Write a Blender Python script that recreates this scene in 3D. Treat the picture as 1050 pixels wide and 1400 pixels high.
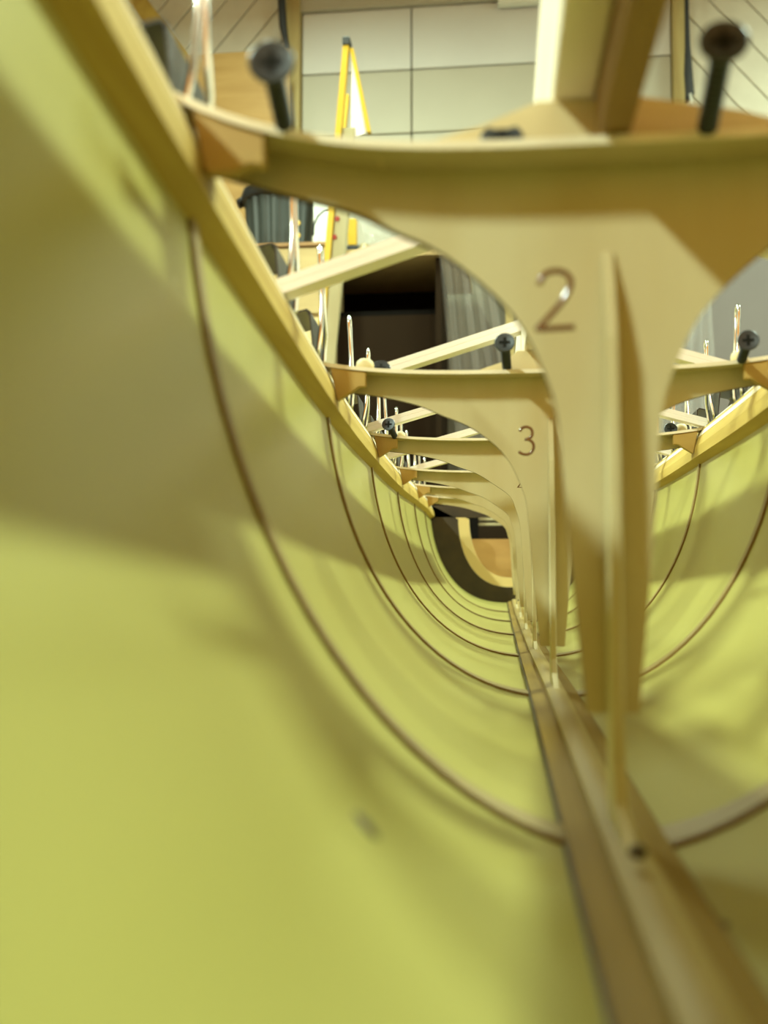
import bpy, bmesh, math, random
from mathutils import Vector, Matrix
random.seed(7)
for o in list(bpy.data.objects): bpy.data.objects.remove(o)
scene = bpy.context.scene
col = scene.collection

# ------------------------------------------------------------------ camera
F = 1400.0                       # focal length in pixels of the 1050 x 1400 frame
VX, VY = 683.0, 780.0            # where the hull's long axis vanishes
CAMZ = 0.60
PH = math.atan((VY - 700) / F)
TH = math.atan((VX - 525) / F * math.cos(PH))
cam = bpy.data.cameras.new('camera')
camo = bpy.data.objects.new('camera', cam); col.objects.link(camo)
camo.location = (0, 0, CAMZ)
camo.rotation_euler = (math.pi / 2 + PH, 0, TH)
cam.sensor_fit = 'HORIZONTAL'; cam.sensor_width = 36; cam.lens = 36 * F / 1050
cam.clip_start = 0.004; cam.clip_end = 60
cam.dof.use_dof = True; cam.dof.focus_distance = 0.68; cam.dof.aperture_fstop = 17
scene.camera = camo
RM = camo.rotation_euler.to_matrix()

# ------------------------------------------------------------------ light
w = bpy.data.worlds.new('world'); scene.world = w; w.use_nodes = True
w.node_tree.nodes['Background'].inputs[0].default_value = (1.0, 0.40, 0.04, 1)
w.node_tree.nodes['Background'].inputs[1].default_value = 0.85
vs = scene.view_settings
vs.view_transform = 'Standard'; vs.look = 'None'; vs.gamma = 1; vs.use_curve_mapping = False
vs.exposure = 0.22
LAMPS = [  # x, y, z, length, power (tubes run along y)
    (-1.50, -1.75, 2.45, 0.6, 150.0),
    (1.42, 1.15, 2.53, 0.6, 105.0),
    (-1.62, 1.15, 2.50, 0.6, 115.0),
    (-0.8, 2.9, 3.25, 1.2, 70.0),
    (2.0, 3.1, 3.25, 1.2, 70.0),
]
for i, (x, y, z, L, p) in enumerate(LAMPS):
    ld = bpy.data.lights.new('tube_light', 'AREA'); ld.shape = 'RECTANGLE'
    ld.size = 0.13; ld.size_y = L; ld.energy = p; ld.color = (0.79, 1.0, 0.76)
    lo = bpy.data.objects.new('tube_light', ld); col.objects.link(lo)
    lo.location = (x, y, z - 0.012)
    tgt = Vector((0, y * 0.6 + 0.3, 0.6)) if i < 3 else Vector((x, y + 0.5, 0))
    d = (tgt - Vector((x, y, z)))
    lo.rotation_euler = (0, math.atan2(-d.x, -d.z) if i < 3 else 0, 0)

# ------------------------------------------------------------------ helpers
def ray(px, py):
    return RM @ Vector(((px - 525) / F, (700 - py) / F, -1))
def P(px, py, Y):
    d = ray(px, py); k = Y / d.y
    return Vector((d.x * k, Y, CAMZ + d.z * k))
MATS = {}
def mat(name, c, rough=0.6, metal=0, c2=None, scale=(20, 20, 20), bump=0.0, detail=4, spec=0.5, coat=0, mixpos=(0.35, 0.7)):
    if name in MATS: return MATS[name]
    m = bpy.data.materials.new(name); m.use_nodes = True; MATS[name] = m
    nt = m.node_tree; b = nt.nodes['Principled BSDF']
    b.inputs['Base Color'].default_value = (*c, 1)
    b.inputs['Roughness'].default_value = rough; b.inputs['Metallic'].default_value = metal
    b.inputs['Specular IOR Level'].default_value = spec
    b.inputs['Coat Weight'].default_value = coat
    if c2 is not None:
        tc = nt.nodes.new('ShaderNodeTexCoord'); mp = nt.nodes.new('ShaderNodeMapping')
        mp.inputs['Scale'].default_value = scale
        nz = nt.nodes.new('ShaderNodeTexNoise'); nz.inputs['Scale'].default_value = 1.0
        nz.inputs['Detail'].default_value = detail
        cr = nt.nodes.new('ShaderNodeValToRGB')
        cr.color_ramp.elements[0].position = mixpos[0]; cr.color_ramp.elements[1].position = mixpos[1]
        cr.color_ramp.elements[0].color = (*c, 1); cr.color_ramp.elements[1].color = (*c2, 1)
        nt.links.new(tc.outputs['Object'], mp.inputs['Vector']); nt.links.new(mp.outputs['Vector'], nz.inputs['Vector'])
        nt.links.new(nz.outputs['Fac'], cr.inputs['Fac']); nt.links.new(cr.outputs['Color'], b.inputs['Base Color'])
        if bump:
            bp = nt.nodes.new('ShaderNodeBump'); bp.inputs['Strength'].default_value = bump; bp.inputs['Distance'].default_value = 0.001
            nt.links.new(nz.outputs['Fac'], bp.inputs['Height']); nt.links.new(bp.outputs['Normal'], b.inputs['Normal'])
    return m
def mesh(name, V, Fc, m, parent=None, smooth=False, fix=True):
    me = bpy.data.meshes.new(name); me.from_pydata([tuple(v) for v in V], [], Fc)
    if fix:
        bm = bmesh.new(); bm.from_mesh(me); bmesh.ops.recalc_face_normals(bm, faces=bm.faces); bm.to_mesh(me); bm.free()
    me.materials.append(m)
    if smooth:
        for p in me.polygons: p.use_smooth = True
    o = bpy.data.objects.new(name, me); col.objects.link(o)
    if parent: adopt(o, parent)
    return o
def adopt(o, parent):
    o.parent = parent
    b = Vector(parent.get('base', (0, 0, 0)))
    o.matrix_parent_inverse = Matrix.Translation(-b)
def thing(name, label, cat, base, group=None):
    e = bpy.data.objects.new(name, None); col.objects.link(e); e.location = base; e['base'] = tuple(base)
    e.empty_display_size = 0.02
    return tag(e, label, cat, group)
def tag(o, label=None, cat=None, group=None, kind=None):
    if label: o['label'] = label
    if cat: o['category'] = cat
    if group: o['group'] = group
    if kind: o['kind'] = kind
    return o
class MB:
    def __init__(s): s.V = []; s.F = []
    def add(s, V, Fc):
        k = len(s.V); s.V += [tuple(v) for v in V]; s.F += [tuple(i + k for i in f) for f in Fc]; return s
    def box(s, a, b):
        (x0, y0, z0), (x1, y1, z1) = a, b
        return s.add([(x, y, z) for x in (x0, x1) for y in (y0, y1) for z in (z0, z1)],
                     [(0, 1, 3, 2), (4, 6, 7, 5), (0, 4, 5, 1), (2, 3, 7, 6), (0, 2, 6, 4), (1, 5, 7, 3)])
    def prism(s, poly, y0, y1):                     # polygon in x,z pushed along y
        n = len(poly)
        V = [(x, y0, z) for x, z in poly] + [(x, y1, z) for x, z in poly]
        return s.add(V, [tuple(range(n)), tuple(range(2 * n - 1, n - 1, -1))] + [(i, (i + 1) % n, n + (i + 1) % n, n + i) for i in range(n)])
    def tube(s, pts, r, n=8, closed=False, squash=None):
        pts = [Vector(p) for p in pts]; N = len(pts); V = []
        rr = r if isinstance(r, (list, tuple)) else [r] * N
        up = None
        for i, p in enumerate(pts):
            a = pts[(i - 1) % N] if (closed or i > 0) else p
            b = pts[(i + 1) % N] if (closed or i < N - 1) else p
            t = (b - a).normalized()
            if up is None:
                up = Vector((0, 1, 0)) if abs(t.y) < 0.9 else Vector((0, 0, 1))
            sx = t.cross(up)
            if sx.length < 1e-4: sx = t.cross(Vector((1, 0, 0)))
            sx.normalize(); sy = sx.cross(t).normalized(); up = sy
            for k in range(n):
                q = 2 * math.pi * k / n
                off = sx * math.cos(q) * rr[i] + sy * math.sin(q) * rr[i]
                if squash: off.y *= squash
                V.append(p + off)
        Fc = []
        for i in range(N if closed else N - 1):
            for k in range(n):
                j = (i + 1) % N
                Fc.append((i * n + k, i * n + (k + 1) % n, j * n + (k + 1) % n, j * n + k))
        if not closed: Fc += [tuple(range(n)), tuple(range(N * n - 1, (N - 1) * n - 1, -1))]
        return s.add(V, Fc)
    def lathe(s, prof, n=24, M=None):               # profile (r, z) about z, closed ends at r=0
        V = []; Fc = []
        for r, z in prof:
            for k in range(n):
                q = 2 * math.pi * k / n; v = Vector((r * math.cos(q), r * math.sin(q), z))
                V.append(M @ v if M else v)
        for i in range(len(prof) - 1):
            for k in range(n):
                Fc.append((i * n + k, i * n + (k + 1) % n, (i + 1) * n + (k + 1) % n, (i + 1) * n + k))
        Fc += [tuple(range(n)), tuple(range(len(prof) * n - 1, (len(prof) - 1) * n - 1, -1))]
        return s.add(V, Fc)
    def loft(s, rows, closed_row=True, caps=True):  # rows of equal point counts
        n = len(rows[0]); V = [p for r in rows for p in r]; Fc = []
        for i in range(len(rows) - 1):
            for k in range(n if closed_row else n - 1):
                j = (k + 1) % n
                Fc.append((i * n + k, i * n + j, (i + 1) * n + j, (i + 1) * n + k))
        if caps and closed_row: Fc += [tuple(range(n)), tuple(range(len(rows) * n - 1, (len(rows) - 1) * n - 1, -1))]
        return s.add(V, Fc)
    def build(s, name, m, parent=None, smooth=False): return mesh(name, s.V, s.F, m, parent, smooth)
def bevel(o, w, seg=2):
    b = o.modifiers.new('bevel', 'BEVEL'); b.width = w; b.segments = seg; b.limit_method = 'ANGLE'; b.angle_limit = math.radians(40)
    return o
def smooth_by_angle(o, ang=40):
    me = o.data
    for p in me.polygons: p.use_smooth = True
    bm = bmesh.new(); bm.from_mesh(me)
    for e in bm.edges:
        if len(e.link_faces) == 2 and e.calc_face_angle(0) > math.radians(ang): e.smooth = False
    bm.to_mesh(me); bm.free(); return o

# ------------------------------------------------------------------ materials
M_hull = mat('hull_laminate', (0.385, 0.345, 0.10), 0.33, c2=(0.345, 0.295, 0.075), scale=(9, 5, 9), spec=0.28, mixpos=(0.45, 0.85))
M_hullout = mat('hull_outer', (0.55, 0.50, 0.20), 0.5)
M_ply = mat('birch_ply', (0.60, 0.515, 0.325), 0.5, c2=(0.52, 0.41, 0.22), scale=(35, 35, 9), spec=0.35, mixpos=(0.4, 0.75))
M_clamp = mat('clamp_wood', (0.53, 0.37, 0.095), 0.6, c2=(0.43, 0.28, 0.06), scale=(160, 6, 160), spec=0.3)
M_knee = mat('knee_ply', (0.48, 0.31, 0.085), 0.55, c2=(0.41, 0.25, 0.06), scale=(30, 30, 60))
M_keel = mat('keel_wood', (0.31, 0.20, 0.045), 0.6, c2=(0.22, 0.135, 0.025), scale=(200, 8, 60), spec=.15)
M_rib = mat('rib_wood', (0.30, 0.21, 0.075), 0.5, c2=(0.23, 0.155, 0.05), scale=(40, 40, 40))
M_glue = mat('resin_line', (0.07, 0.04, 0.015), 0.5)
M_glue2 = mat('resin_edge', (0.24, 0.14, 0.045), 0.4)
M_burnt = mat('burnt_edge', (0.07, 0.035, 0.013), 0.8)
M_numb = mat('burnt_groove', (0.15, 0.055, 0.02), 0.12, spec=0.8, coat=0.6)
M_pale = mat('pale_pine', (0.92, 0.82, 0.68), 0.5, c2=(0.86, 0.74, 0.58), scale=(60, 8, 60))
M_batten = mat('white_batten', (0.94, 0.87, 0.86), 0.45, c2=(0.90, 0.82, 0.78), scale=(8, 90, 90))
M_wedge = mat('wedge_ply', (0.70, 0.57, 0.34), 0.55, c2=(0.62, 0.48, 0.26), scale=(20, 20, 60))
M_brown = mat('brown_strip', (0.36, 0.21, 0.06), 0.6, c2=(0.27, 0.15, 0.04), scale=(80, 8, 80))
M_screw = mat('black_phosphate', (0.045, 0.05, 0.062), 0.42, metal=0.4)
M_clip = mat('black_clip', (0.035, 0.038, 0.042), 0.32, metal=0.2)
M_chrome = mat('nickel_wire', (0.86, 0.86, 0.84), 0.16, metal=1)
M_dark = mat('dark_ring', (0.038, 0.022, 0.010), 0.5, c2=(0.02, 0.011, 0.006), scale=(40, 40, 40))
M_rim = mat('rim_wood', (0.70, 0.51, 0.22), 0.3)
M_trans = mat('transom_ply', (0.45, 0.26, 0.085), 0.5, c2=(0.34, 0.18, 0.055), scale=(12, 12, 30))

# ------------------------------------------------------------------ the room
def struct(o): o['kind'] = 'structure'; return o
M_cream = mat('cream_paint', (0.68, 0.66, 0.62), 0.6, c2=(0.64, 0.62, 0.585), scale=(3, 3, 3))
M_grey = mat('grey_paint', (0.50, 0.465, 0.37), 0.6, c2=(0.47, 0.435, 0.345), scale=(3, 3, 3))
M_board = mat('clad_board', (0.68, 0.63, 0.51), 0.65, c2=(0.60, 0.55, 0.44), scale=(6, 6, 6))
M_gap = mat('gap_dark', (0.22, 0.21, 0.15), 0.8)
M_post = mat('post_wood', (0.45, 0.34, 0.13), 0.65, c2=(0.37, 0.26, 0.09), scale=(30, 30, 4))
M_floor = mat('concrete', (0.23, 0.22, 0.19), 0.8, c2=(0.18, 0.17, 0.15), scale=(3, 3, 3))
M_ceil = mat('ceiling_paint', (0.6, 0.58, 0.48), 0.8)
YB = 4.6
struct(MB().box((-3.2, -2.6, -0.1), (3.2, YB + 0.2, 0)).build('floor', M_floor))
struct(MB().box((-3.2, -2.6, 3.7), (3.2, YB + 0.2, 3.8)).build('ceiling', M_ceil))
struct(MB().box((-3.3, -2.6, 0), (-3.2, YB + 0.2, 3.7)).build('wall_left', M_cream))
struct(MB().box((3.2, -2.6, 0), (3.3, YB + 0.2, 3.7)).build('wall_right', M_cream))
wb = struct(MB().box((-3.2, YB + 0.06, 0), (3.2, YB + 0.2, 3.7)).build('wall_back', M_gap))
xl0, xl1 = P(393, 100, YB).x, P(411, 100, YB).x
xr0, xr1 = P(920, 100, YB).x, P(935, 100, YB).x
def cladding(x0, x1, sgn):
    pitch = 0.18; wd = 0.172; rise = sgn * (x1 - x0) * 1.18; base = None
    def clip(poly, lim, keep):
        out = []
        for i in range(len(poly)):
            a, b = poly[i], poly[(i + 1) % len(poly)]; ia, ib = keep(a[1]), keep(b[1])
            if ia: out.append(a)
            if ia != ib: t = (lim - a[1]) / (b[1] - a[1]); out.append((a[0] + (b[0] - a[0]) * t, lim))
        return out
    for k in range(-6, 28):
        zc = 0.25 + k * pitch
        poly = [(x0, zc - rise / 2), (x1, zc + rise / 2), (x1, zc + rise / 2 + wd), (x0, zc - rise / 2 + wd)]
        cp = clip(poly, 3.69, lambda z: z <= 3.69); cp = clip(cp, .01, lambda z: z >= .01) if cp else cp
        if len(cp) < 3: continue
        if cp == poly and base is not None:
            b = base[0].copy(); col.objects.link(b); b.location.z = zc - base[1]
        else:
            b = MB().prism(cp, YB + 0.035, YB + 0.06).build('board', M_board); bevel(b, 0.004, 1)
            if cp == poly: base = (b, zc)
        b.parent = wb
cladding(xl0 - 0.95, xl0, 1); cladding(xr1, xr1 + 0.95, -1)
# the big panelled door between the posts
zt = P(560, 6, YB).z; zs_ = P(560, 92, YB).z; zl = zs_ - (zt - zs_) * 1.0
door = struct(MB().box((xl1, YB + 0.045, 0), (xr0, YB + 0.06, zt)).build('door_1', M_gap))
xc_ = P(562, 90, YB).x
rows = [(zs_ + .003, zt - .004, M_cream), (zl, zs_ - .003, M_grey), (zl - .62, zl - .006, M_grey), (zl - 1.24, zl - .626, M_grey)]
for z0, z1, m in rows:
    for x0, x1 in ((xl1 + .004, xc_ - .003), (xc_ + .003, xr0 - .004)):
        b = MB().box((x0, YB + .02, max(z0, .02)), (x1, YB + .045, z1)).build('panel', m); bevel(b, .004, 1); b.parent = door
h = MB().box((xl1, YB - .0, zt), (xr0, YB + .06, zt + .3)).build('lintel_panel', M_grey); h.parent = door
for n, (a, b) in enumerate(((xl0, xl1), (xr0, xr1))):
    struct(MB().box((a, YB - .04, 0), (b, YB + .06, 3.69)).build('trim_%d' % (n + 1), M_post))
tag(MB().box(tuple(P(681, 6, YB - .03)), tuple(P(738, 6, YB - .03) + Vector((0, .03, .16)))).build('paper_notice', mat('paper', (.8, .8, .7), .8)),
    'small white panel at the top edge of the big cream door', 'panel')

# ceiling strip lights (above the frame, they light the place)
M_house = mat('fixture_white', (.8, .8, .78), .5)
for i, (x, y, z, L, p) in enumerate(LAMPS):
    t = thing('strip_light', ['white strip light hung over the left of the bow', 'white strip light hung over the right of the hull', 'white strip light hung over the left of the stern',
              'white strip light before the back wall, left', 'white strip light before the back wall, right'][i], 'lamp', (x, y, z), 'ceiling strip lights')
    MB().box((x - .09, y - L / 2 - .03, z), (x + .09, y + L / 2 + .03, z + .06)).build('housing', M_house, t)
    for s in (-1, 1): MB().tube([(x, y + s * L * .4, z + .06), (x, y + s * L * .4, 3.7)], .003, 6).build('hanger', M_house, t)

# ------------------------------------------------------------------ things at the back of the room
# plywood sheet
a = P(252, 75, 4.35); b = P(394, 330, 4.35)
tag(bevel(MB().box((a.x, 4.35, 0.0), (b.x, 4.362, a.z)).build('plywood_sheet', mat('orange_ply', (.38, .22, .06), .6, c2=(.32, .175, .04), scale=(4, 4, 30))), .002, 1),
    'orange-brown plywood sheet standing against the clad back wall', 'plywood')
# batten leaning behind the plywood
a = P(170, -25, 4.52); b = P(262, 100, 4.44); dirv = (b - a); k = (a.z + .0) / (a.z - b.z)
lo = a + dirv * 1.6
def bar(p, q, wv, hv):
    p, q, wv, hv = map(Vector, (p, q, wv, hv)); V = [e + sx * wv + sy * hv for e in (p, q) for sx, sy in ((-.5, -.5), (.5, -.5), (.5, .5), (-.5, .5))]
    return MB().add(V, [(0, 1, 2, 3), (7, 6, 5, 4), (0, 4, 5, 1), (1, 5, 6, 2), (2, 6, 7, 3), (3, 7, 4, 0)])
tag(bar(a, lo, (.06, 0, .045), (0, .03, 0)).build('leaning_batten', mat('mustard_wood', (.50, .34, .06), .6, c2=(.4, .25, .04), scale=(20, 20, 20))),
    'mustard-coloured timber batten slanting down the back wall behind the plywood', 'batten')
# hoses / straps by the posts
M_black = mat('black_rubber', (.02, .02, .02), .6)
def strap(name, pts, rs, label, cat):
    return tag(MB().tube(pts, rs, 8).build(name, M_black, smooth=True), label, cat)
strap('hanging_strap', [P(385, -60, 4.5), P(385, 0, 4.5), P(387, 35, 4.5), P(391, 58, 4.5), P(393, 100, 4.5), P(393, 170, 4.5), P(393, 235, 4.5)],
      [.018, .018, .018, .012, .004, .003, .003], 'black strap tapering to a cord beside the left door post', 'strap')
strap('hanging_hose', [P(938, -60, 4.5), P(939, 20, 4.5), P(940, 62, 4.5), P(941, 100, 4.5), P(943, 128, 4.5), P(938, 142, 4.5)],
      [.010, .010, .012, .019, .020, .006], 'black folded strap hanging by the right door post', 'strap')
cl = strap('cord_end', [P(944, 128, 4.47), P(946, 148, 4.47), P(953, 150, 4.47), P(957, 147, 4.47)], [.006, .007, .006, .004], 'pale cord end dangling below the black folded strap', 'cord')
cl.data.materials[0] = mat('pale_cord', (.6, .58, .5), .6)

# shelving with bin
M_shelf = mat('shelf_wood', (.50, .36, .16), .6, c2=(.42, .29, .12), scale=(4, 20, 20))
M_shelfdk = mat('shelf_edge', (.34, .18, .06), .6)
YS = 3.6
sA, sB = P(335, 334, YS), P(447, 334, YS)
sh = thing('wall_cupboard', 'tan plywood cupboard with two doors, carrying the ribbed bin', 'cupboard', ((sA.x + sB.x) / 2 - .05, YS + .2, 0))
zb2 = P(400, 432, YS).z
MB().box((sA.x - .25, YS, sA.z - .012), (sB.x, YS + .42, sA.z)).build('top_board', M_shelfdk, sh)
MB().box((sA.x - .25, YS + .02, 0), (sB.x - .004, YS + .42, sA.z - .012)).build('carcass', M_shelf, sh)
bevel(MB().box((sA.x - .24, YS + .004, zb2 + .008), (sB.x - .01, YS + .02, sA.z - .02)).build('door', M_shelf, sh), .003, 1)
bevel(MB().box((sA.x - .24, YS + .004, .1), (sB.x - .01, YS + .02, zb2 - .008)).build('door', mat('shelf_light', (.62, .47, .24), .6), sh), .003, 1)
# ribbed bin
c = (P(335, 300, YS + .16) + P(430, 300, YS + .16)) / 2; R = (P(430, 300, YS + .16) - P(335, 300, YS + .16)).length / 2
bn = thing('ribbed_bin', 'dark grey ribbed plastic bin with black rim on the cupboard', 'bin', (c.x, YS + .16 + 0, sA.z))
M_bin = mat('bin_grey', (.032, .038, .034), .45); M_binr = mat('bin_rim', (.012, .012, .014), .4)
n = 72; rows = []
for zz, rr in ((0, .86), (.02, .87), (.20, .96), (.215, .97)):
    rows.append([(c.x + R * rr * (1 + .025 * (1 if (k // 2) % 2 else -1)) * math.cos(2 * math.pi * k / n), YS + .16 + R * rr * (1 + .025 * (1 if (k // 2) % 2 else -1)) * math.sin(2 * math.pi * k / n), sA.z + zz) for k in range(n)])
MB().loft(rows).build('body', M_bin, bn)
MB().lathe([(R * .96, .20), (R * 1.06, .20), (R * 1.08, .225), (R * 1.04, .245), (R * .93, .25), (R * .5, .262)], 40, Matrix.Translation((c.x, YS + .16, sA.z))).build('rim', M_binr, bn, True)
hx = c.x - R * 1.02
MB().tube([(hx + .01, YS + .13, sA.z + .225), (hx - .012, YS + .12, sA.z + .205), (hx - .016, YS + .15, sA.z + .2), (hx + .008, YS + .18, sA.z + .225)], .012, 8).build('handle', M_binr, bn, True)
for px_, py_ in ((405, 301), (405, 318)):
    pp = P(px_, py_, YS - .0); q = MB().lathe([(.004, 0), (.009, .002), (.009, .004), (.004, .006)], 12, Matrix.Translation((pp.x, YS + .165 - R * .97, pp.z)) @ Matrix.Rotation(math.pi / 2, 4, 'X')).build('yellow_sticker', mat('sticker', (.7, .42, .03), .5), bn)
# white card and the cord loop in front of it
a, b = P(429, 278, YS + .1), P(452, 330, YS + .1)
tag(MB().box((a.x, YS + .1, sA.z), (b.x + .03, YS + .13, a.z + .03)).build('white_carton', mat('card_white', (.85, .84, .78), .7)), 'small white carton standing between the ribbed bin and the ladder', 'carton')
lp = [P(428, 322, YS + .06), P(429, 308, YS + .06), P(435, 295, YS + .06), P(443, 288, YS + .06), P(452, 285, YS + .06), P(462, 292, YS + .06), P(464, 310, YS + .06), P(462, 330, YS + .06)]
tag(MB().tube(lp, .0045, 8).build('cable_loop', M_black, smooth=True), 'thin black cable loop arching across the white carton', 'cable')

# stepladder
YL = 3.0
ld = thing('stepladder', 'yellow fibreglass stepladder with black top cap standing before the back wall', 'ladder', (P(450, 700, YL).x, YL, 0))
M_yel = mat('ladder_yellow', (.62, .38, .015), .45); M_web = mat('ladder_web', (.42, .36, .20), .6, c2=(.34, .27, .13), scale=(20, 20, 4)); M_red = mat('red_tag', (.30, .02, .01), .5)
tp = P(474, 60, YL); bt = P(444, 400, YL); dv = (bt - tp); k = tp.z / (tp.z - bt.z); ft = tp + dv * k
def rail(off, yo):
    sh_ = .34 and tp.x * yo / YL
    return tp + Vector((off + sh_, yo, 0)), ft + Vector((off + ft.x * yo / YL, yo, 0))
for yo in (0, .34):
    p, q = rail(0, yo); bar(p, q, (.018, 0, 0), (0, .03, 0)).build('front_rail', M_yel, ld)
    p, q = rail(.030, yo); p = p + (q - p) * .12
    bar(p, q, (.038, 0, 0), (0, .012, 0)).build('rail_web', M_web, ld)
for i in range(1, 8):
    a0, a1 = rail(.02, .006); c0, c1 = rail(.02, .334); e0 = a0 + (a1 - a0) * (i / 8.0); e1 = c0 + (c1 - c0) * (i / 8.0)
    bar(e0, e1, (.045, 0, 0), (0, 0, .024)).build('step', M_web, ld)
bevel(MB().box((tp.x - .011, YL - .02, tp.z - .012), (tp.x + .012, YL + .03, tp.z + .014)).build('top_cap', M_black, ld), .003)
for px_, py_ in ((461, 299), (457, 324)):
    q = P(px_, py_, YL - .008); MB().lathe([(.002, 0), (.008, .001), (.008, .003), (.003, .004)], 12, Matrix.Translation((q.x, YL - .006, q.z)) @ Matrix.Rotation(math.pi / 2, 4, 'X')).build('red_rivet', M_red, ld)
a, b, c2_ = P(481, 68, YL), P(505, 182, YL), P(478, 190, YL)
MB().prism([(a.x, a.z), (b.x - .012, b.z), (c2_.x + .004, c2_.z)], YL, YL + .006).build('side_plate', M_batten, ld)
bar(a, b, (.012, 0, 0), (0, .02, 0)).build('plate_edge', M_yel, ld)
# yellow tool with black end, resting on the dark cabinet top
YC = 3.8
a, b = P(470, 350, YC), P(595, 352, YC)
ztop = P(560, 341, YC).z
cb = thing('dark_cabinet', 'open black cabinet under a tan bench top beside the ladder', 'cabinet', ((a.x + b.x) / 2, YC + .25, 0))
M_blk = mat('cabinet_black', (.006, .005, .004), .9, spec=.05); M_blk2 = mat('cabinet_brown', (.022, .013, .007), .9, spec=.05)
zc1 = P(530, 352, YC).z
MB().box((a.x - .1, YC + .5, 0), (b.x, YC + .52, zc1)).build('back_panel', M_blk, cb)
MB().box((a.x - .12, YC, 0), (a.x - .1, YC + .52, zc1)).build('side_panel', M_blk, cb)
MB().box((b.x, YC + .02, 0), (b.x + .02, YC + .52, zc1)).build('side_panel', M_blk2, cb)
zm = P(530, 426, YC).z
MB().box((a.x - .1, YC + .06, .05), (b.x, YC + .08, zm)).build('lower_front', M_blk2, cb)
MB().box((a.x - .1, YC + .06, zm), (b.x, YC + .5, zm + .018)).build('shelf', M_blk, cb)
xx = P(640, 350, YC).x
bt_ = tag(MB().box((a.x - .12, YC - .02, zc1), (xx, YC + .55, ztop)).build('bench_top', mat('bench_tan', (.52, .36, .15), .6, c2=(.45, .3, .12), scale=(4, 30, 30))), 'long tan board laid over the black cabinet', 'board')
p = P(477, 320, YC)
tl = thing('yellow_tool', 'short yellow upright tool with black foot on the tan board', 'tool', (p.x, YC + .1, ztop))
p0, p1 = P(471, 295, YC), P(483, 326, YC)
bevel(MB().box((p0.x, YC + .08, p1.z), (p1.x, YC + .12, p0.z + .02)).build('body', M_yel, tl), .004)
bevel(MB().box((p0.x - .003, YC + .076, ztop), (p1.x + .02, YC + .124, p1.z)).build('foot', M_black, tl), .004)
p = P(495, 331, YC); r_ = .027
tag(MB().lathe([(r_ * .85, 0), (r_, .006), (r_, .035), (r_ * .7, .042), (r_ * .7, .05), (.004, .052)], 20, Matrix.Translation((p.x, YC + .08, ztop))).build('tan_jar', mat('jar_tan', (.38, .29, .15), .4), smooth=True), 'small round tan jar beside the yellow tool', 'jar')

# clear plastic
def plastic_mat(name, tint, a):
    m = bpy.data.materials.new(name); m.use_nodes = True; nt = m.node_tree; nt.nodes.clear()
    out = nt.nodes.new('ShaderNodeOutputMaterial'); mx = nt.nodes.new('ShaderNodeMixShader'); tr = nt.nodes.new('ShaderNodeBsdfTransparent'); gl = nt.nodes.new('ShaderNodeBsdfPrincipled')
    gl.inputs['Base Color'].default_value = (*tint, 1); gl.inputs['Roughness'].default_value = .10; gl.inputs['Specular IOR Level'].default_value = 1.0
    tr.inputs[0].default_value = (.93, .93, .92, 1); mx.inputs[0].default_value = a
    nt.links.new(tr.outputs[0], mx.inputs[1]); nt.links.new(gl.outputs[0], mx.inputs[2]); nt.links.new(mx.outputs[0], out.inputs[0]); return m
M_plas = plastic_mat('clear_plastic', (.85, .76, .7), .15)
M_plas2 = plastic_mat('crumpled_plastic', (.8, .78, .74), .22)
def sheet(name, tl_, tr_, bl_, br_, Y, folds, amp, m, label, nx=90, nz=26, crumple=0):
    V = []; Fc = []
    for j in range(nz + 1):
        v = j / nz
        for i in range(nx + 1):
            u = i / nx
            px_ = (tl_[0] * (1 - u) + tr_[0] * u) * (1 - v) + (bl_[0] * (1 - u) + br_[0] * u) * v
            py_ = (tl_[1] * (1 - u) + tr_[1] * u) * (1 - v) + (bl_[1] * (1 - u) + br_[1] * u) * v
            dy = amp * (math.sin(u * folds * 6.283 + .6 * math.sin(9 * u)) + .45 * math.sin(u * folds * 2.3 * 6.283 + 1.3 * v)) * (.4 + .6 * v)
            if crumple: dy += crumple * (random.random() - .5)
            pp = P(px_, py_, Y); V.append((pp.x, Y + dy, pp.z))
    for j in range(nz):
        for i in range(nx):
            k = j * (nx + 1) + i; Fc.append((k, k + 1, k + nx + 2, k + nx + 1))
    o = mesh(name, V, Fc, m, smooth=True, fix=False); return tag(o, label, 'plastic sheet')
YG = 4.1
g0 = P(590, 345, YG); g1 = P(1075, 345, YG)
M_gpan = mat('grey_panel', (.13, .105, .07), .6, c2=(.13, .115, .07), scale=(3, 3, 3))
tag(MB().box((g0.x, YG + .3, 0), (P(716, 400, YG).x, YG + .33, g0.z - .0)).build('brown_grey_panel', M_gpan), 'tall brown-grey panel standing behind the hanging clear plastic', 'panel')
gp = P(860, 330, YG)
tag(MB().box((P(718, 400, YG).x, YG + .2, 0), (P(1120, 400, YG).x, YG + .23, gp.z + .1)).build('slate_grey_panel', mat('slate', (.17, .145, .135), .5, c2=(.15, .125, .115), scale=(2, 2, 2))), 'wide slate-grey sheet standing behind the right side of the hull', 'panel')
pa, pb = P(691, 330, YG), P(703, 330, YG)
tag(MB().box((pa.x, YG + .1, 0), (pb.x, YG + .14, pa.z + .15)).build('timber_stud', M_post), 'slim tan timber upright beside the clear plastic', 'post')
sheet('hanging_plastic', (600, 338), (668, 338), (660, 1020), (780, 1020), 3.4, 4, .05, M_plas, 'clear plastic sheet hanging in folds behind the hull, left of the numeral two')
sheet('crumpled_plastic', (915, 330), (968, 335), (850, 1026), (1010, 1026), 3.4, 5, .03, M_plas2, 'crumpled clear plastic hanging in front of the slate-grey sheet', crumple=.012)
pl = sheet('plastic_bag', (490, 292), (545, 300), (500, 333), (548, 332), 3.74, 4, .012, M_plas2, 'crinkled clear plastic bag lying on the tan board', nx=30, nz=10, crumple=.02)
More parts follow.
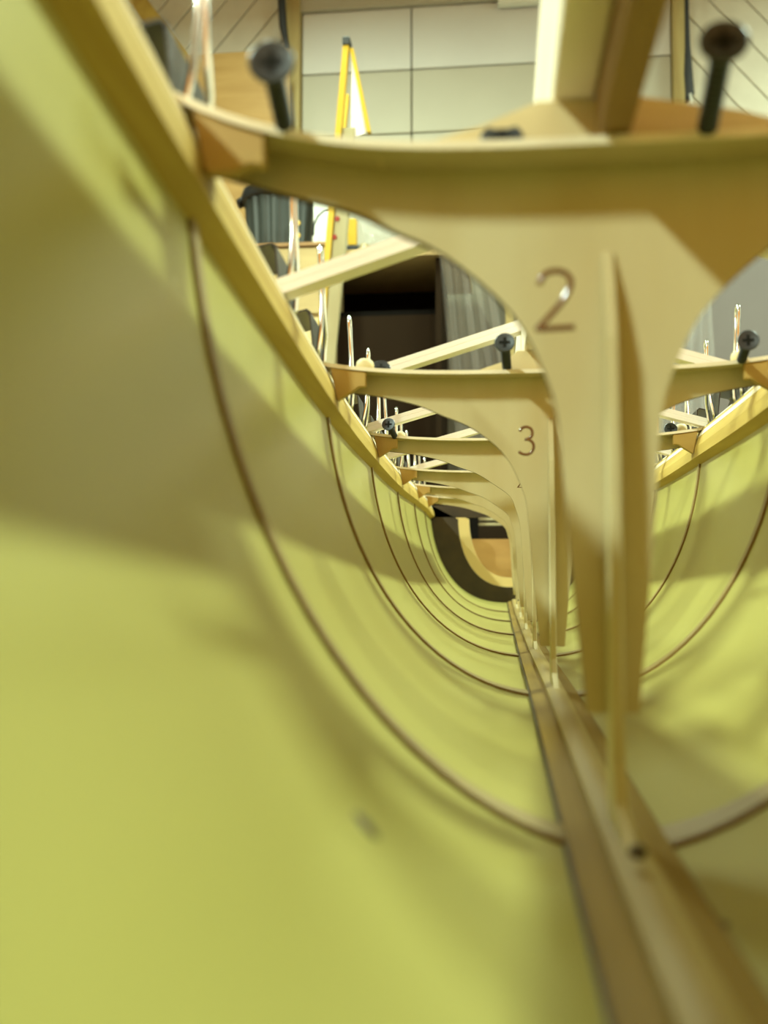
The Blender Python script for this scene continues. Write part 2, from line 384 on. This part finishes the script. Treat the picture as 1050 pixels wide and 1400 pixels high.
# low rack seen through the transom
YR = 2.7
rk = thing('slatted_rack', 'dark low rack with pale slats seen through the transom opening', 'rack', (P(670, 720, YR).x, YR + .1, 0))
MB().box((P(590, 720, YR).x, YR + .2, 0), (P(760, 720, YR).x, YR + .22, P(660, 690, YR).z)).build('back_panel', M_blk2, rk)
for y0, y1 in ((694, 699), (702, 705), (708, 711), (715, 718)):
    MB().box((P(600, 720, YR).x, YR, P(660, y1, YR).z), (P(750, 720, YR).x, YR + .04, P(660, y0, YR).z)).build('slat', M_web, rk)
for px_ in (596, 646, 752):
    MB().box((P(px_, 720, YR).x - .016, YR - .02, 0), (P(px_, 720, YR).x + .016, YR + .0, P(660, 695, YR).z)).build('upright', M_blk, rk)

# ------------------------------------------------------------------ the hull
XC = 0.0220
def W(x, y, z): return Vector((x + XC, y, z + CAMZ))
ST = [  # y, half beam, sheer z, keel z, section power   (z from the lens height)
    (-0.60, .004, .138, -.020, 1.5), (-0.45, .026, .131, -.038, 1.55), (-0.25, .053, .120, -.046, 1.6), (-0.05, .0710, .108, -.050, 1.7), (.10, .0820, .1005, -.053, 1.78),
    (.196, .0875, .0961, -.0540, 1.85), (.429, .0975, .0886, -.0530, 2.1), (.659, .1068, .0896, -.0555, 2.3), (.889, .1125, .0909, -.056, 2.45),
    (1.119, .1165, .0953, -.0558, 2.6), (1.349, .1215, .0998, -.055, 2.7), (1.60, .1295, .103, -.050, 2.8), (1.82, .131, .105, -.045, 2.8)]
def stn(y):
    n = len(ST)
    if y <= ST[0][0]: return ST[0][1:]
    if y >= ST[-1][0]: return ST[-1][1:]
    i = max(k for k in range(n - 1) if ST[k][0] <= y)
    p1, p2 = ST[i], ST[i + 1]; p0 = ST[max(i - 1, 0)]; p3 = ST[min(i + 2, n - 1)]
    d = p2[0] - p1[0]; t = (y - p1[0]) / d; out = []
    for k in range(1, 5):
        m1 = (p2[k] - p0[k]) / (p2[0] - p0[0]) * d; m2 = (p3[k] - p1[k]) / (p3[0] - p1[0]) * d
        out.append((2*t**3 - 3*t*t + 1) * p1[k] + (t**3 - 2*t*t + t) * m1 + (-2*t**3 + 3*t*t) * p2[k] + (t**3 - t*t) * m2)
    return out
def halfw(y, z):
    b, zs, zk, c = stn(y); h = min(max((z - zk) / (zs - zk), 0), 1)
    return b * (1 - (1 - h) ** 2) ** (1 / c)
def sect(y, n=22, off=0.0, x_off=0.0):        # left sheer -> keel -> right sheer, inset by off along the normal
    b, zs, zk, c = stn(y); pts = []
    for i in range(-n, n + 1):
        f = math.pi / 2 * abs(i) / n; s = 1 if i >= 0 else -1
        pts.append(((b * math.sin(f) ** (2 / c) if i else 0) * s, zk + (zs - zk) * (1 - math.cos(f))))
    out = []
    for i, (x, z) in enumerate(pts):
        a = pts[max(i - 1, 0)]; d = pts[min(i + 1, 2 * n)]; tx, tz = d[0] - a[0], d[1] - a[1]; L = math.hypot(tx, tz)
        out.append((x - tz / L * off, z + tx / L * off))
    return out
def sect1(y, n, i, off):
    b, zs, zk, c = stn(y); r = []
    for k in (i - 1, i, i + 1):
        f = math.pi / 2 * abs(k) / n; r.append(((b * math.sin(f) ** (2 / c) if k else 0) * (1 if k >= 0 else -1), zk + (zs - zk) * (1 - math.cos(f))))
    tx, tz = r[2][0] - r[0][0], r[2][1] - r[0][1]; L = math.hypot(tx, tz)
    return r[1][0] - tz / L * off, r[1][1] + tx / L * off
hull = thing('boat_hull', 'yellow-green hull shell of a small boat with numbered plywood frames, seen from inside', 'boat hull', W(0, .6, -.06))
ys = [-.6 + 2.42 * i / 96 for i in range(97)]
rows = []
for y in ys:
    inn = sect(y); out = sect(y, off=-.0022)
    rows.append([W(x, y, z) for x, z in inn] + [W(x, y, z) for x, z in reversed(out)])
skin = smooth_by_angle(MB().loft(rows).build('hull_skin', M_hull, hull), 50)
# sheer clamps
for sgn, nm in ((-1, 'left'), (1, 'right')):
    rows = []
    for i in range(0, 91):
        y = -.55 + 2.15 * i / 90
        b, zs, zk, c = stn(y); t = .0062; hgt = .0190
        prof = [(b - .0002, zs - .0002), (b - .0012, zs - .0004), (b - t, zs - .0125), (halfw(y, zs - hgt) - t + .0004, zs - hgt), (halfw(y, zs - hgt) - .0003, zs - hgt - .003)]
        rows.append([W(sgn * max(x, .0005), y, z) for x, z in prof])
    MB().loft(rows).build('sheer_clamp', M_clamp, hull)
    rows = []
    for i in range(0, 91):     # pale top edge strip sprung along the clamp's inner top corner
        y = -.55 + 2.15 * i / 90; b, zs, zk, c = stn(y)
        prof = [(b - .0006, zs + .0006), (b - .0036, zs - .0056), (b - .0030, zs - .0060), (b - .0004, zs - .0002)]
        rows.append([W(sgn * max(x, .0005), y, z) for x, z in prof])
    MB().loft(rows).build('edge_strip', M_pale, hull)
# outer rub rails
for sgn in (-1, 1):
    rows = []
    for i in range(0, 91):
        y = -.55 + 2.15 * i / 90; b, zs, zk, c = stn(y)
        rows.append([W(sgn * x, y, z) for x, z in ((b + .0023, zs - .0002), (b + .0072, zs - .0006), (b + .0072, zs - .0080), (b + .0023, zs - .0090))])
    MB().loft(rows).build('rub_rail', M_clamp, hull)
# keelson and keel batten
def keel_strip(name, w0, zt, m, y0, y1, crown=.0012, x0=0.0, wfun=None):
    rows = []
    for i in range(81):
        y = y0 + (y1 - y0) * i / 80; b, zs, zk, c = stn(y); ww = w0 if not wfun else wfun(y)
        rows.append([W(x0 + u * ww, y, zk + zt + crown * (1 - u * u)) for u in (-1, -.6, -.2, .2, .6, 1)] + [W(x0 + u * ww, y, zk - .0) for u in (1, -1)])
    return smooth_by_angle(MB().loft(rows).build(name, m, hull), 40)
keel_strip('keelson', .0095, .0028, M_keel, -.4, 1.585)
keel_strip('keel_batten', .0036, .0055, mat('batten_keel', (.40, .28, .085), .55, c2=(.30, .20, .05), scale=(200, 8, 60)), -.4, 1.585)
for s in (-1, 1):
    MB().tube([W(s * .0098, -.3 + 1.88 * i / 60, stn(-.3 + 1.88 * i / 60)[2] + .0016) for i in range(61)], .0006, 6).build('resin_seam', M_glue, hull, True)
# ribs
FR = [.207, .440, .670, .900, 1.130, 1.360]
def rib(y, wd, thk, m, n=30, name='rib', fa=0.10, fb=.97, side=1, shift=0.0, flare=1.6):
    bb, zz1, zz2, cc = stn(y); fa = math.asin((.0088 / bb) ** (cc / 2)) / (math.pi / 2)
    idx = [40 * (fa + (fb - fa) * (k / n) ** 1.25) for k in range(n + 1)]
    V = []
    for e, off in ((-1, .0), (-1, thk), (1, thk), (1, .0)):
        row = []
        for i in idx:
            g = 1 + flare * max(0, 1 - i / 22) ** 2
            yy = y + (shift + e * wd / 2 * (1 if shift else g)) if not shift else y + shift * g + e * wd / 2
            S = sect1(yy, 40, side * i, off); row.append(W(S[0], yy, S[1]))
        V.append(row)
    rows = [[V[k][i] for k in range(4)] for i in range(n + 1)]
    return MB().loft(rows).build(name, m, hull)
for k, y in enumerate(FR):
    for s in (-1, 1):
        rib(y + .002, .0060, .0011, M_rib, side=s)
        for e in (-1, 1): rib(y + .002, .0007, .0008, M_glue2, name='resin_line', side=s, shift=e * .0032)
# hull pin holes, found where the photograph's line of sight meets the skin
def hit(px, py):
    d = ray(px, py).normalized(); t = .01
    while t < 2:
        p = d * t; x, y, z = p.x - XC, p.y, p.z
        b, zs, zk, c = stn(y)
        if z < zk or abs(x) >= halfw(y, z): return x, y, z, d
        t += .0005
    return None
for px_, py_, r_ in ((500, 1130, .0023), (722, 1132, .0013), (985, 1268, .0018)):
    x, y, z, d = hit(px_, py_); p = W(x, y, z)
    b, zs, zk, c = stn(y); q = halfw(y, z + .001) - halfw(y, z - .001); nrm = Vector((-(1 if x > 0 else -1) * .002, 0, q)).normalized()
    Mx = Matrix.Translation(p) @ nrm.to_track_quat('Z', 'Y').to_matrix().to_4x4()
    MB().lathe([(r_, -.0008), (r_, .0002), (r_ * .6, .0004), (r_ * .1, .0003)], 14, Mx).build('pin_head', M_glue, hull, True)

p = P(872, 1164, .168)
MB().lathe([(.0012, -.001), (.0015, .0), (.0012, .0008), (.0002, .001)], 12, Matrix.Translation(p)).build('pin_head', M_glue, hull, True)
# frames -----------------------------------------------------------
TPL = [(.0522, .0744), (.0432, .0698), (.0340, .0653), (.0250, .0581), (.0180, .0504), (.0134, .0413), (.0105, .0323), (.0092, .0190), (.0081, .0044), (.0068, -.0101), (.0051, -.0280)]
def smooth_poly(pts, sub=4):
    out = []
    for i in range(len(pts) - 1):
        p0, p1, p2, p3 = pts[max(i - 1, 0)], pts[i], pts[i + 1], pts[min(i + 2, len(pts) - 1)]
        for j in range(sub):
            t = j / sub
            out.append(tuple(.5 * (2 * p1[k] + (p2[k] - p0[k]) * t + (2 * p0[k] - 5 * p1[k] + 4 * p2[k] - p3[k]) * t * t + (3 * p1[k] - p0[k] - 3 * p2[k] + p3[k]) * t ** 3) for k in (0, 1)))
    return out + [pts[-1]]
NUM = {
    2: [[(-.26, .27), (-.24, .36), (-.16, .45), (-.02, .49), (.13, .46), (.22, .37), (.24, .26), (.18, .12), (.06, -.06), (-.10, -.24), (-.27, -.42), (-.29, -.46), (.0, -.45), (.29, -.44)]],
    3: [[(-.22, .34), (-.14, .45), (.0, .49), (.14, .44), (.21, .32), (.18, .16), (.05, .07), (-.05, .06), (.1, .04), (.22, -.06), (.25, -.22), (.17, -.39), (.02, -.46), (-.14, -.44), (-.26, -.36)]],
    4: [[(.14, -.48), (.14, .48), (-.28, -.18), (.28, -.18)]],
    5: [[(.22, .47), (-.16, .47), (-.2, .06), (-.04, .13), (.12, .1), (.24, -.06), (.24, -.24), (.12, -.42), (-.06, -.47), (-.24, -.38)]],
    6: [[(.2, .46), (.0, .36), (-.18, .1), (-.24, -.16), (-.16, -.4), (.02, -.48), (.18, -.4), (.24, -.2), (.14, -.02), (-.04, .0), (-.2, -.12)]],
    7: [[(-.26, .46), (.26, .46), (.1, .1), (-.06, -.48)]]}
WORDS = {2: 'two', 3: 'three', 4: 'four', 5: 'five', 6: 'six', 7: 'seven'}
def cap_drop(k): return (.0133, .0050, .0050, .005, .005, .005)[k]
for k, y in enumerate(FR):
    yf = y - .011
    b, zs, zk, c = stn(yf)
    b = b - .0008
    drop = cap_drop(k)
    def top(x): return zs - drop * (1 - (abs(x) / b) ** 3.6) + .0003
    # outline of the web
    dz = top(0) - .0828
    low = []
    for x, z in TPL:
        xx_ = x if x < .0265 else .0265 + (x - .0265) * (b - .0265) / (.0867 - .0265)
        f = min(max((z + .03) / .1, 0), 1)
        low.append((xx_ * (1.0 if k < 2 else .82 if x < .02 else 1), z + dz * f + (-.004 if k else 0)))
    bw = halfw(y, zs - .012) - .0065
    xe = bw
    arm = [(xe, top(xe) - .0095), (low[0][0] + (xe - low[0][0]) * .45, min(top(xe) - .0078, low[0][1] + .004))]
    lowS = smooth_poly(arm + low, 4)
    ttop = [(b * f, top(b * f) - .0012) for f in [i / 16 for i in range(17)] if b * f < xe]; ttop.append((xe, top(xe) - .0012))
    right = lowS[::-1]                              # post bottom -> arm end
    poly = [(-x, z) for x, z in ttop[::-1]][:-1] + ttop + lowS + [(-x, z) for x, z in lowS[::-1]]
    poly = [(x + XC, z + CAMZ) for x, z in poly]
    fr = MB().prism(poly, y, y + .003).build('frame', M_ply, hull)
    bm = bmesh.new(); bm.from_mesh(fr.data); bmesh.ops.triangulate(bm, faces=[f for f in bm.faces if len(f.verts) > 4]); bm.normal_update()
    for f in bm.faces: f.material_index = 0 if abs(f.normal.y) > .5 else 1
    bm.to_mesh(fr.data); bm.free(); fr.data.materials.append(M_burnt)
    fr['label'] = 'plywood frame engraved with the numeral ' + WORDS[k + 2]
    fr['base'] = tuple(hull['base'])
    def sub(o):
        o.parent = fr; o.matrix_parent_inverse = Matrix.Identity(4); return o
    # cap flange along the top, running forward of the web
    rows = []
    for i in range(33):
        x = -b + 2 * b * i / 32; e = 1 if abs(x) < b else .999
        rows.append([W(x, yf, top(x)), W(x, y + .004, top(x)), W(x, y + .004, top(x) - .0012), W(x, yf, top(x) - .0012)])
    sub(smooth_by_angle(MB().loft(rows).build('cap', M_ply), 40))
    rows = [[(r[0] + Vector((0, -.0007, .0002))), (r[0] + Vector((0, .0001, .0002))), (r[3] + Vector((0, .0001, -.0002))), (r[3] + Vector((0, -.0007, -.0002)))] for r in rows]
    sub(MB().loft(rows).build('lit_cap_edge', M_pale))  # light catching the cap's front edge, put in as a paler strip
    # corner knees
    for s in (-1, 1):
        kx = [(b - .003, top(b) - .0014), (b - .010, top(b - .010) - .0014), (b - .0185, top(b - .0185) - .0014), (b - .0185, top(b - .0185) - .0080), (b - .0155, top(b - .0155) - .0084), (b - .0120, top(b - .012) - .0112), (b - .0062, top(b) - .0165)]
        kn = MB().prism([(s * x + XC, z + CAMZ) for x, z in kx], yf + .0003, yf + .0040).build('knee', M_knee)
        sub(bevel(kn, .0004, 1))
    # stiffener standing on the middle of the web, flaring into the keel
    bk = stn(y)[2] + .004
    prof = [(y, .0640 + dz), (y - .0010, .0635 + dz), (y - .0045, .055 + dz), (y - .0072, .045 + dz), (y - .0085, .02), (y - .0085, -.012), (y - .0088, -.028), (y - .0095, -.036), (y - .0125, bk + .007), (y - .026, bk + .003), (y - .040, bk + .0012), (y - .040, bk), (y, bk)]
    V = [W(sx * .0012, a_, b_) for sx in (-1, 1) for a_, b_ in prof]; n = len(prof)
    sub(bevel(MB().add(V, [tuple(range(n)), tuple(range(2 * n - 1, n - 1, -1))] + [(i, (i + 1) % n, n + (i + 1) % n, n + i) for i in range(n)]).build('stiffener', M_ply), .0003, 1))
    # engraved numeral
    if k > 2: continue
    mb = MB()
    for st in NUM[k + 2]:
        pts = smooth_poly(st, 3) if k + 2 not in (4, 7) else st
        mb.tube([W(-.0103 + (.004 if k == 2 else 0) + q[0] * .0125, y + .00015, .0542 + dz + q[1] * .0125) for q in pts], (.00072), 8, squash=.55)
    nb = sub(mb.build('engraved_numeral', M_numb, smooth=True)); nb['label'] = 'dark glossy engraved numeral ' + WORDS[k + 2]
# transom assembly
yt = 1.60
def opening(y, wv, ztop_, zbot, p, n=24):
    pts = []
    for i in range(-n, n + 1):
        f = math.pi / 2 * abs(i) / n; s = 1 if i >= 0 else -1
        pts.append(((wv * math.sin(f) ** (2 / p) if i else 0) * s, zbot + (ztop_ - zbot) * (1 - math.cos(f))))
    return pts
def ring(name, y0, y1, outer, inner, m):
    rows = [[W(o[0], y0, o[1]), W(i_[0], y0, i_[1]), W(i_[0], y1, i_[1]), W(o[0], y1, o[1])] for o, i_ in zip(outer, inner)]
    return smooth_by_angle(MB().loft(rows).build(name, m, hull), 40)
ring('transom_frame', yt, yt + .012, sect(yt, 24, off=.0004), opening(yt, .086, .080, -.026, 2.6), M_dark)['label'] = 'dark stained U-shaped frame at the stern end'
ring('inner_rim', yt + .1, yt + .125, sect(yt + .1, 24, off=.012), opening(yt, .072, .085, -.012, 2.6), M_rim)['label'] = 'pale laminated rim behind the dark frame'
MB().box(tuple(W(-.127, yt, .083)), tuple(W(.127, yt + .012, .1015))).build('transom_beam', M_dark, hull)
S = [p for p in sect(yt + .2, 24, off=.001)]
zp = .055
polyp = [(x + XC, z + CAMZ) for x, z in S if z < zp]; 
xe_ = halfw(yt + .2, zp) - .001
polyp = [(-xe_ + XC, zp + CAMZ)] + polyp + [(xe_ + XC, zp + CAMZ)]
tpn = MB().prism(polyp, yt + .2, yt + .205).build('transom_panel', M_trans, hull)

# cradle and stand under the hull
M_stand = mat('stand_wood', (.45, .33, .17), .65, c2=(.36, .25, .12), scale=(6, 6, 40))
stand = thing('trestle_stand', 'low wooden trestle table under the hull', 'table', (XC, .6, 0))
zt_ = CAMZ - .085
MB().box((XC - .16, -.55, zt_ - .03), (XC + .16, 1.75, zt_)).build('top', M_stand, stand)
for sx in (-1, 1):
    for yy in (-.45, 1.6): MB().box((XC + sx * .13 - .02, yy - .02, 0), (XC + sx * .13 + .02, yy + .02, zt_ - .03)).build('leg', M_stand, stand)
for i, yc in enumerate((-.2, 1.1)):
    S = sect(yc, 24, off=-.0045); S = [p for p in S if p[1] < .0]
    poly = [(S[0][0] - .02, S[0][1]), *S, (S[-1][0] + .02, S[-1][1]), (S[-1][0] + .02, -.085), (S[0][0] - .02, -.085)]
    o = MB().prism([(x + XC, z + CAMZ) for x, z in poly], yc - .008, yc + .008).build('hull_cradle', M_stand)
    bm = bmesh.new(); bm.from_mesh(o.data); bmesh.ops.triangulate(bm, faces=[f for f in bm.faces if len(f.verts) > 4]); bm.to_mesh(o.data); bm.free()
    tag(o, ['plywood cradle under the bow of the hull', 'plywood cradle under the stern half of the hull'][i], 'cradle', 'hull cradles')

# ------------------------------------------------------------------ boards and battens over the hull
for i, (xa, xb, z0, z1, m, nm, lb) in enumerate((
        (-.0110, -.0027, .0934, .1420, M_pale, 'centre_board', 'pale pine board on edge running over the middle of the frames'),
        (-.0025, .0037, .0840, .1150, M_brown, 'centre_strip', 'brown timber strip running beside the pale board above frame two'))):
    y1 = 1.3 if i == 0 else .204
    V = []
    rows = []
    for yy in (-.5, 0, .2, y1) if i else (-.5, 0, .2, .44, .67, .9, y1):
        lift = 0
        rows.append([W(xa, yy, z0 + lift), W(xb, yy, z0 + lift), W(xb, yy, z1 + lift), W(xa, yy, z1 + lift)])
    o = tag(MB().loft(rows).build(nm, m), lb, 'board'); bevel(o, .0006, 1)
ORD = ['nearest', 'second', 'third', 'fourth', 'fifth', 'sixth']
for k, y in enumerate(FR):
    b, zs, zk, c = stn(y - .011); t0 = zs - cap_drop(k) + .0004; pk = .0932
    hw = .046 if k == 0 else .034
    poly = [(-hw, t0), (hw, t0), (hw * .55, t0 + (pk - t0) * .62), (.006, pk), (-.014, pk), (-hw * .55, t0 + (pk - t0) * .55)]
    if pk - t0 < .002: continue
    if k > 2: continue
    o = MB().prism([(x + XC, z + CAMZ) for x, z in poly], y - .006, y + .004).build('packing_wedge', M_wedge)
    tag(o, ['wide tan packing wedge on top of frame two', 'tan packing wedge on top of frame three', 'tan packing wedge on top of frame four'][k], 'wedge', 'packing wedges')
# peaked white battens sprung across the sheer, one per 0.16 m
for k in range(5):
    y = .332 + .163 * k; b, zs, zk, c = stn(y)
    zp_ = zs + .0305; xo = b + .001; hh = .0055
    rows = []
    for f in (-1, -.75, -.5, -.25, -.03, .03, .25, .5, .75, 1):
        z0 = zs - .0004 + (zp_ - zs) * (1 - abs(f)); x = f * xo
        rows.append([W(x, y - .005, z0), W(x, y - .005, z0 + hh * .45), W(x, y - .0048, z0 + hh * .5), W(x, y - .005, z0 + hh * .55), W(x, y - .005, z0 + hh), W(x, y + .005, z0 + hh), W(x, y + .005, z0)])
    o = MB().loft(rows).build('peaked_batten', M_batten)
    tag(o, 'white peaked batten sprung across the hull, ' + ['nearest, just beyond frame two', 'just beyond frame three', 'just before frame four', 'just beyond frame four', 'the farthest'][k], 'batten', 'peaked battens across the hull')

# screws
def screw(head_px, base_px, y, label, length=.024):
    base = P(*base_px, y)
    d = ray(*head_px); L = None
    # head centre: on the head's line of sight, at distance 'length' from the base
    best = None
    for i in range(400):
        yy = y - .03 * i / 400; h_ = P(*head_px, yy); e = abs((h_ - base).length - length)
        if best is None or e < best[0]: best = (e, h_)
    h_ = best[1]; ax = (h_ - base).normalized(); L = (h_ - base).length
    t = thing('drywall_screw', label, 'screw', base, 'black screws on the frames')
    Mx = Matrix.Translation(base) @ ax.to_track_quat('Z', 'Y').to_matrix().to_4x4()
    prof = [(.0004, -.0009), (.0015, -.0004)]
    z = -.0004
    while z < L - .005:
        prof += [(.0015, z + .0003), (.0020, z + .0010), (.0015, z + .0014)]; z += .0016
    prof += [(.0017, L - .004), (.0017, L - .003)]
    MB().lathe(prof, 16, Mx).build('shank', M_screw, t, True)
    smooth_by_angle(MB().lathe([(.0015, L - .004), (.0020, L - .0030), (.0030, L - .0016), (.0041, L - .0006), (.0042, L), (.0039, L + .0003), (.0026, L + .0001), (.0002, L - .0003)], 28, Mx).build('head', M_screw, t), 35)
    mb = MB()
    for a in (0, math.pi / 2):
        V = []; 
        for (sx, sy, zz) in ((-1, -1, .0), (1, -1, 0), (1, 1, 0), (-1, 1, 0), (-1, -1, 1), (1, -1, 1), (1, 1, 1), (-1, 1, 1)):
            xx_, yy_ = sx * .0022, sy * .00055
            V.append(Mx @ Vector((xx_ * math.cos(a) - yy_ * math.sin(a), xx_ * math.sin(a) + yy_ * math.cos(a), L - .0005 + zz * .00075)))
        mb.add(V, [(0, 3, 2, 1), (4, 5, 6, 7), (0, 1, 5, 4), (1, 2, 6, 5), (2, 3, 7, 6), (3, 0, 4, 7)])
    mb.build('cross_recess', mat('recess', (.002, .002, .002), .9), t)
screw((371, 84), (389, 170), .196, 'black cross-head screw leaning on the left arm of frame two', .022)
screw((990, 55), (967, 176), .196, 'black screw with dark round head on the right of frame two', .023)
screw((690, 468), (693, 503), .432, 'black cross-head screw beside the centre board on frame three', .024)
screw((1023, 465), (1014, 492), .428, 'black cross-head screw at the right end of frame three', .022)
screw((531, 580), (540, 597), .660, 'black cross-head screw at the left end of frame four', .022)
screw((521, 503), (521, 512), .4465, 'black screw head showing low on the left of frame three', .0045)
screw((917, 586), (916, 592), .668, 'tiny black screw head on the right of frame four', .006)
screw((686, 187), (686, 212), .204, 'black screw head just showing left of the centre board on frame two', .0045)
# pale dowel buttons beside the screws
for (px_, py_, y, r_, lb) in ((499, 500, .436, .0040, 'pale round wood button on the left arm of frame three'), (1011, 489, .436, .0036, 'pale round wood button at the right end of frame three'),
                              (931, 586, .668, .0040, 'pale round wood button on the right arm of frame four'), (547, 596, .668, .0036, 'pale round wood button on the left arm of frame four')):
    p = P(px_, py_, y)
    tag(MB().lathe([(r_ * .9, -.003), (r_, .0), (r_ * .9, .0016), (r_ * .55, .0028), (r_ * .1, .0032)], 16, Matrix.Translation(p)).build('wood_button', M_wedge, smooth=True), lb, 'button', 'wood buttons on the frames')

# ------------------------------------------------------------------ binder clips along the sheer
def clip_parts():
    s = .0006
    # body profile in local x (outboard = -x for the left side), z up; spine on top
    outer = [(-.0034, -.004), (-.0062, .0135), (-.0050, .0150), (.0050, .0150), (.0062, .0135), (.0034, -.004)]
    inner = [(x * .88, z - (.0007 if z > .014 else 0)) for x, z in outer]
    mb = MB(); ring_ = outer + inner[::-1]; n = len(ring_)
    L = .016
    V = [(x, -L, z) for x, z in ring_] + [(x, L, z) for x, z in ring_]
    mb.add(V, [(i, (i + 1) % n, n + (i + 1) % n, n + i) for i in range(n)] + [(i, i + 1, n - 2 - i, n - 1 - i) for i in range(5)] + [(n + i, 2 * n - 1 - i, 2 * n - 2 - i, n + i + 1) for i in range(5)])
    for sx in (-1, 1): mb.tube([(sx * .0038, -L, -.0042), (sx * .0038, L, -.0042)], .0011, 8)
    def handle(sx, up):
        q = []; 
        H = .050
        for a in [i / 10 for i in range(11)]:
            q.append((0, 0, 0))
        pts = [(0, -.0085, 0), (0, -.0100, .004), (0, -.0075, .014), (0, -.0036, .026), (0, -.0034, H - .008), (0, -.0044, H - .005), (0, -.0038, H - .0015), (0, -.0016, H), (0, .0016, H), (0, .0038, H - .0015), (0, .0044, H - .005), (0, .0034, H - .008), (0, .0036, .026), (0, .0075, .014), (0, .0100, .004), (0, .0085, 0)]
        return MB().tube([(sx * (.0046 + .0022 * min(p[2] / .016, 1)), p[1], -.0042 + (p[2] if up else -p[2] * .75)) for p in pts],   .0010, 8)
    return mb, handle
bmb, hnd = clip_parts()
proto = {}
CLIPS = [(.215, 0), (.345, 1), (.425, -1), (.545, -1), (.630, 5), (.715, 3), (.79, -2), (.87, 5), (.95, 0), (1.04, -3), (1.13, 2), (1.23, 0), (1.34, 3)]
names = ['first', 'second', 'third', 'fourth', 'fifth', 'sixth', 'seventh', 'eighth', 'ninth', 'tenth', 'eleventh', 'twelfth', 'thirteenth']
bod = hin = hout = None
for sgn in (-1, 1):
    for k, (y, lean) in enumerate(CLIPS):
        if sgn > 0 and k < 2: continue
        b, zs, zk, c = stn(y); base = W(sgn * (b + .0046), y, zs + .003)
        t = bpy.data.objects.new('binder_clip', None); col.objects.link(t); t.location = base; t.empty_display_size = .01
        side = 'left' if sgn < 0 else 'right'
        tag(t, 'black binder clip with one raised wire handle, %s from the camera on the %s sheer' % (names[k if sgn < 0 else k - 2], side), 'binder clip', 'binder clips along the sheer')
        if bod is None:
            bod = bmb.build('body', M_clip); bod.parent = t
            hin = hnd(1, True).build('handle', M_chrome, smooth=True); hin.parent = t
            hout = hnd(-1, False).build('handle', M_chrome, smooth=True); hout.parent = t
            B, H1, H2 = bod, hin, hout
        else:
            B, H1, H2 = bod.copy(), hin.copy(), hout.copy()
            for o in (B, H1, H2): col.objects.link(o); o.parent = t
        # outboard tilt of the body, handle roughly upright
        dx = (stn(y + .05)[0] - stn(y - .05)[0]) / .1
        t.rotation_euler = (0, 0, -math.atan(dx) * (-1 if sgn < 0 else 1) * -1 if False else math.atan(dx) * (1 if sgn < 0 else -1) * 1)
        if sgn > 0: t.rotation_euler.z += math.pi
        B.rotation_euler = (0, math.radians(-14), 0)
        H1.rotation_euler = (0, math.radians(-2 + lean * .6), 0)
        H2.rotation_euler = (0, math.radians(-6), 0)
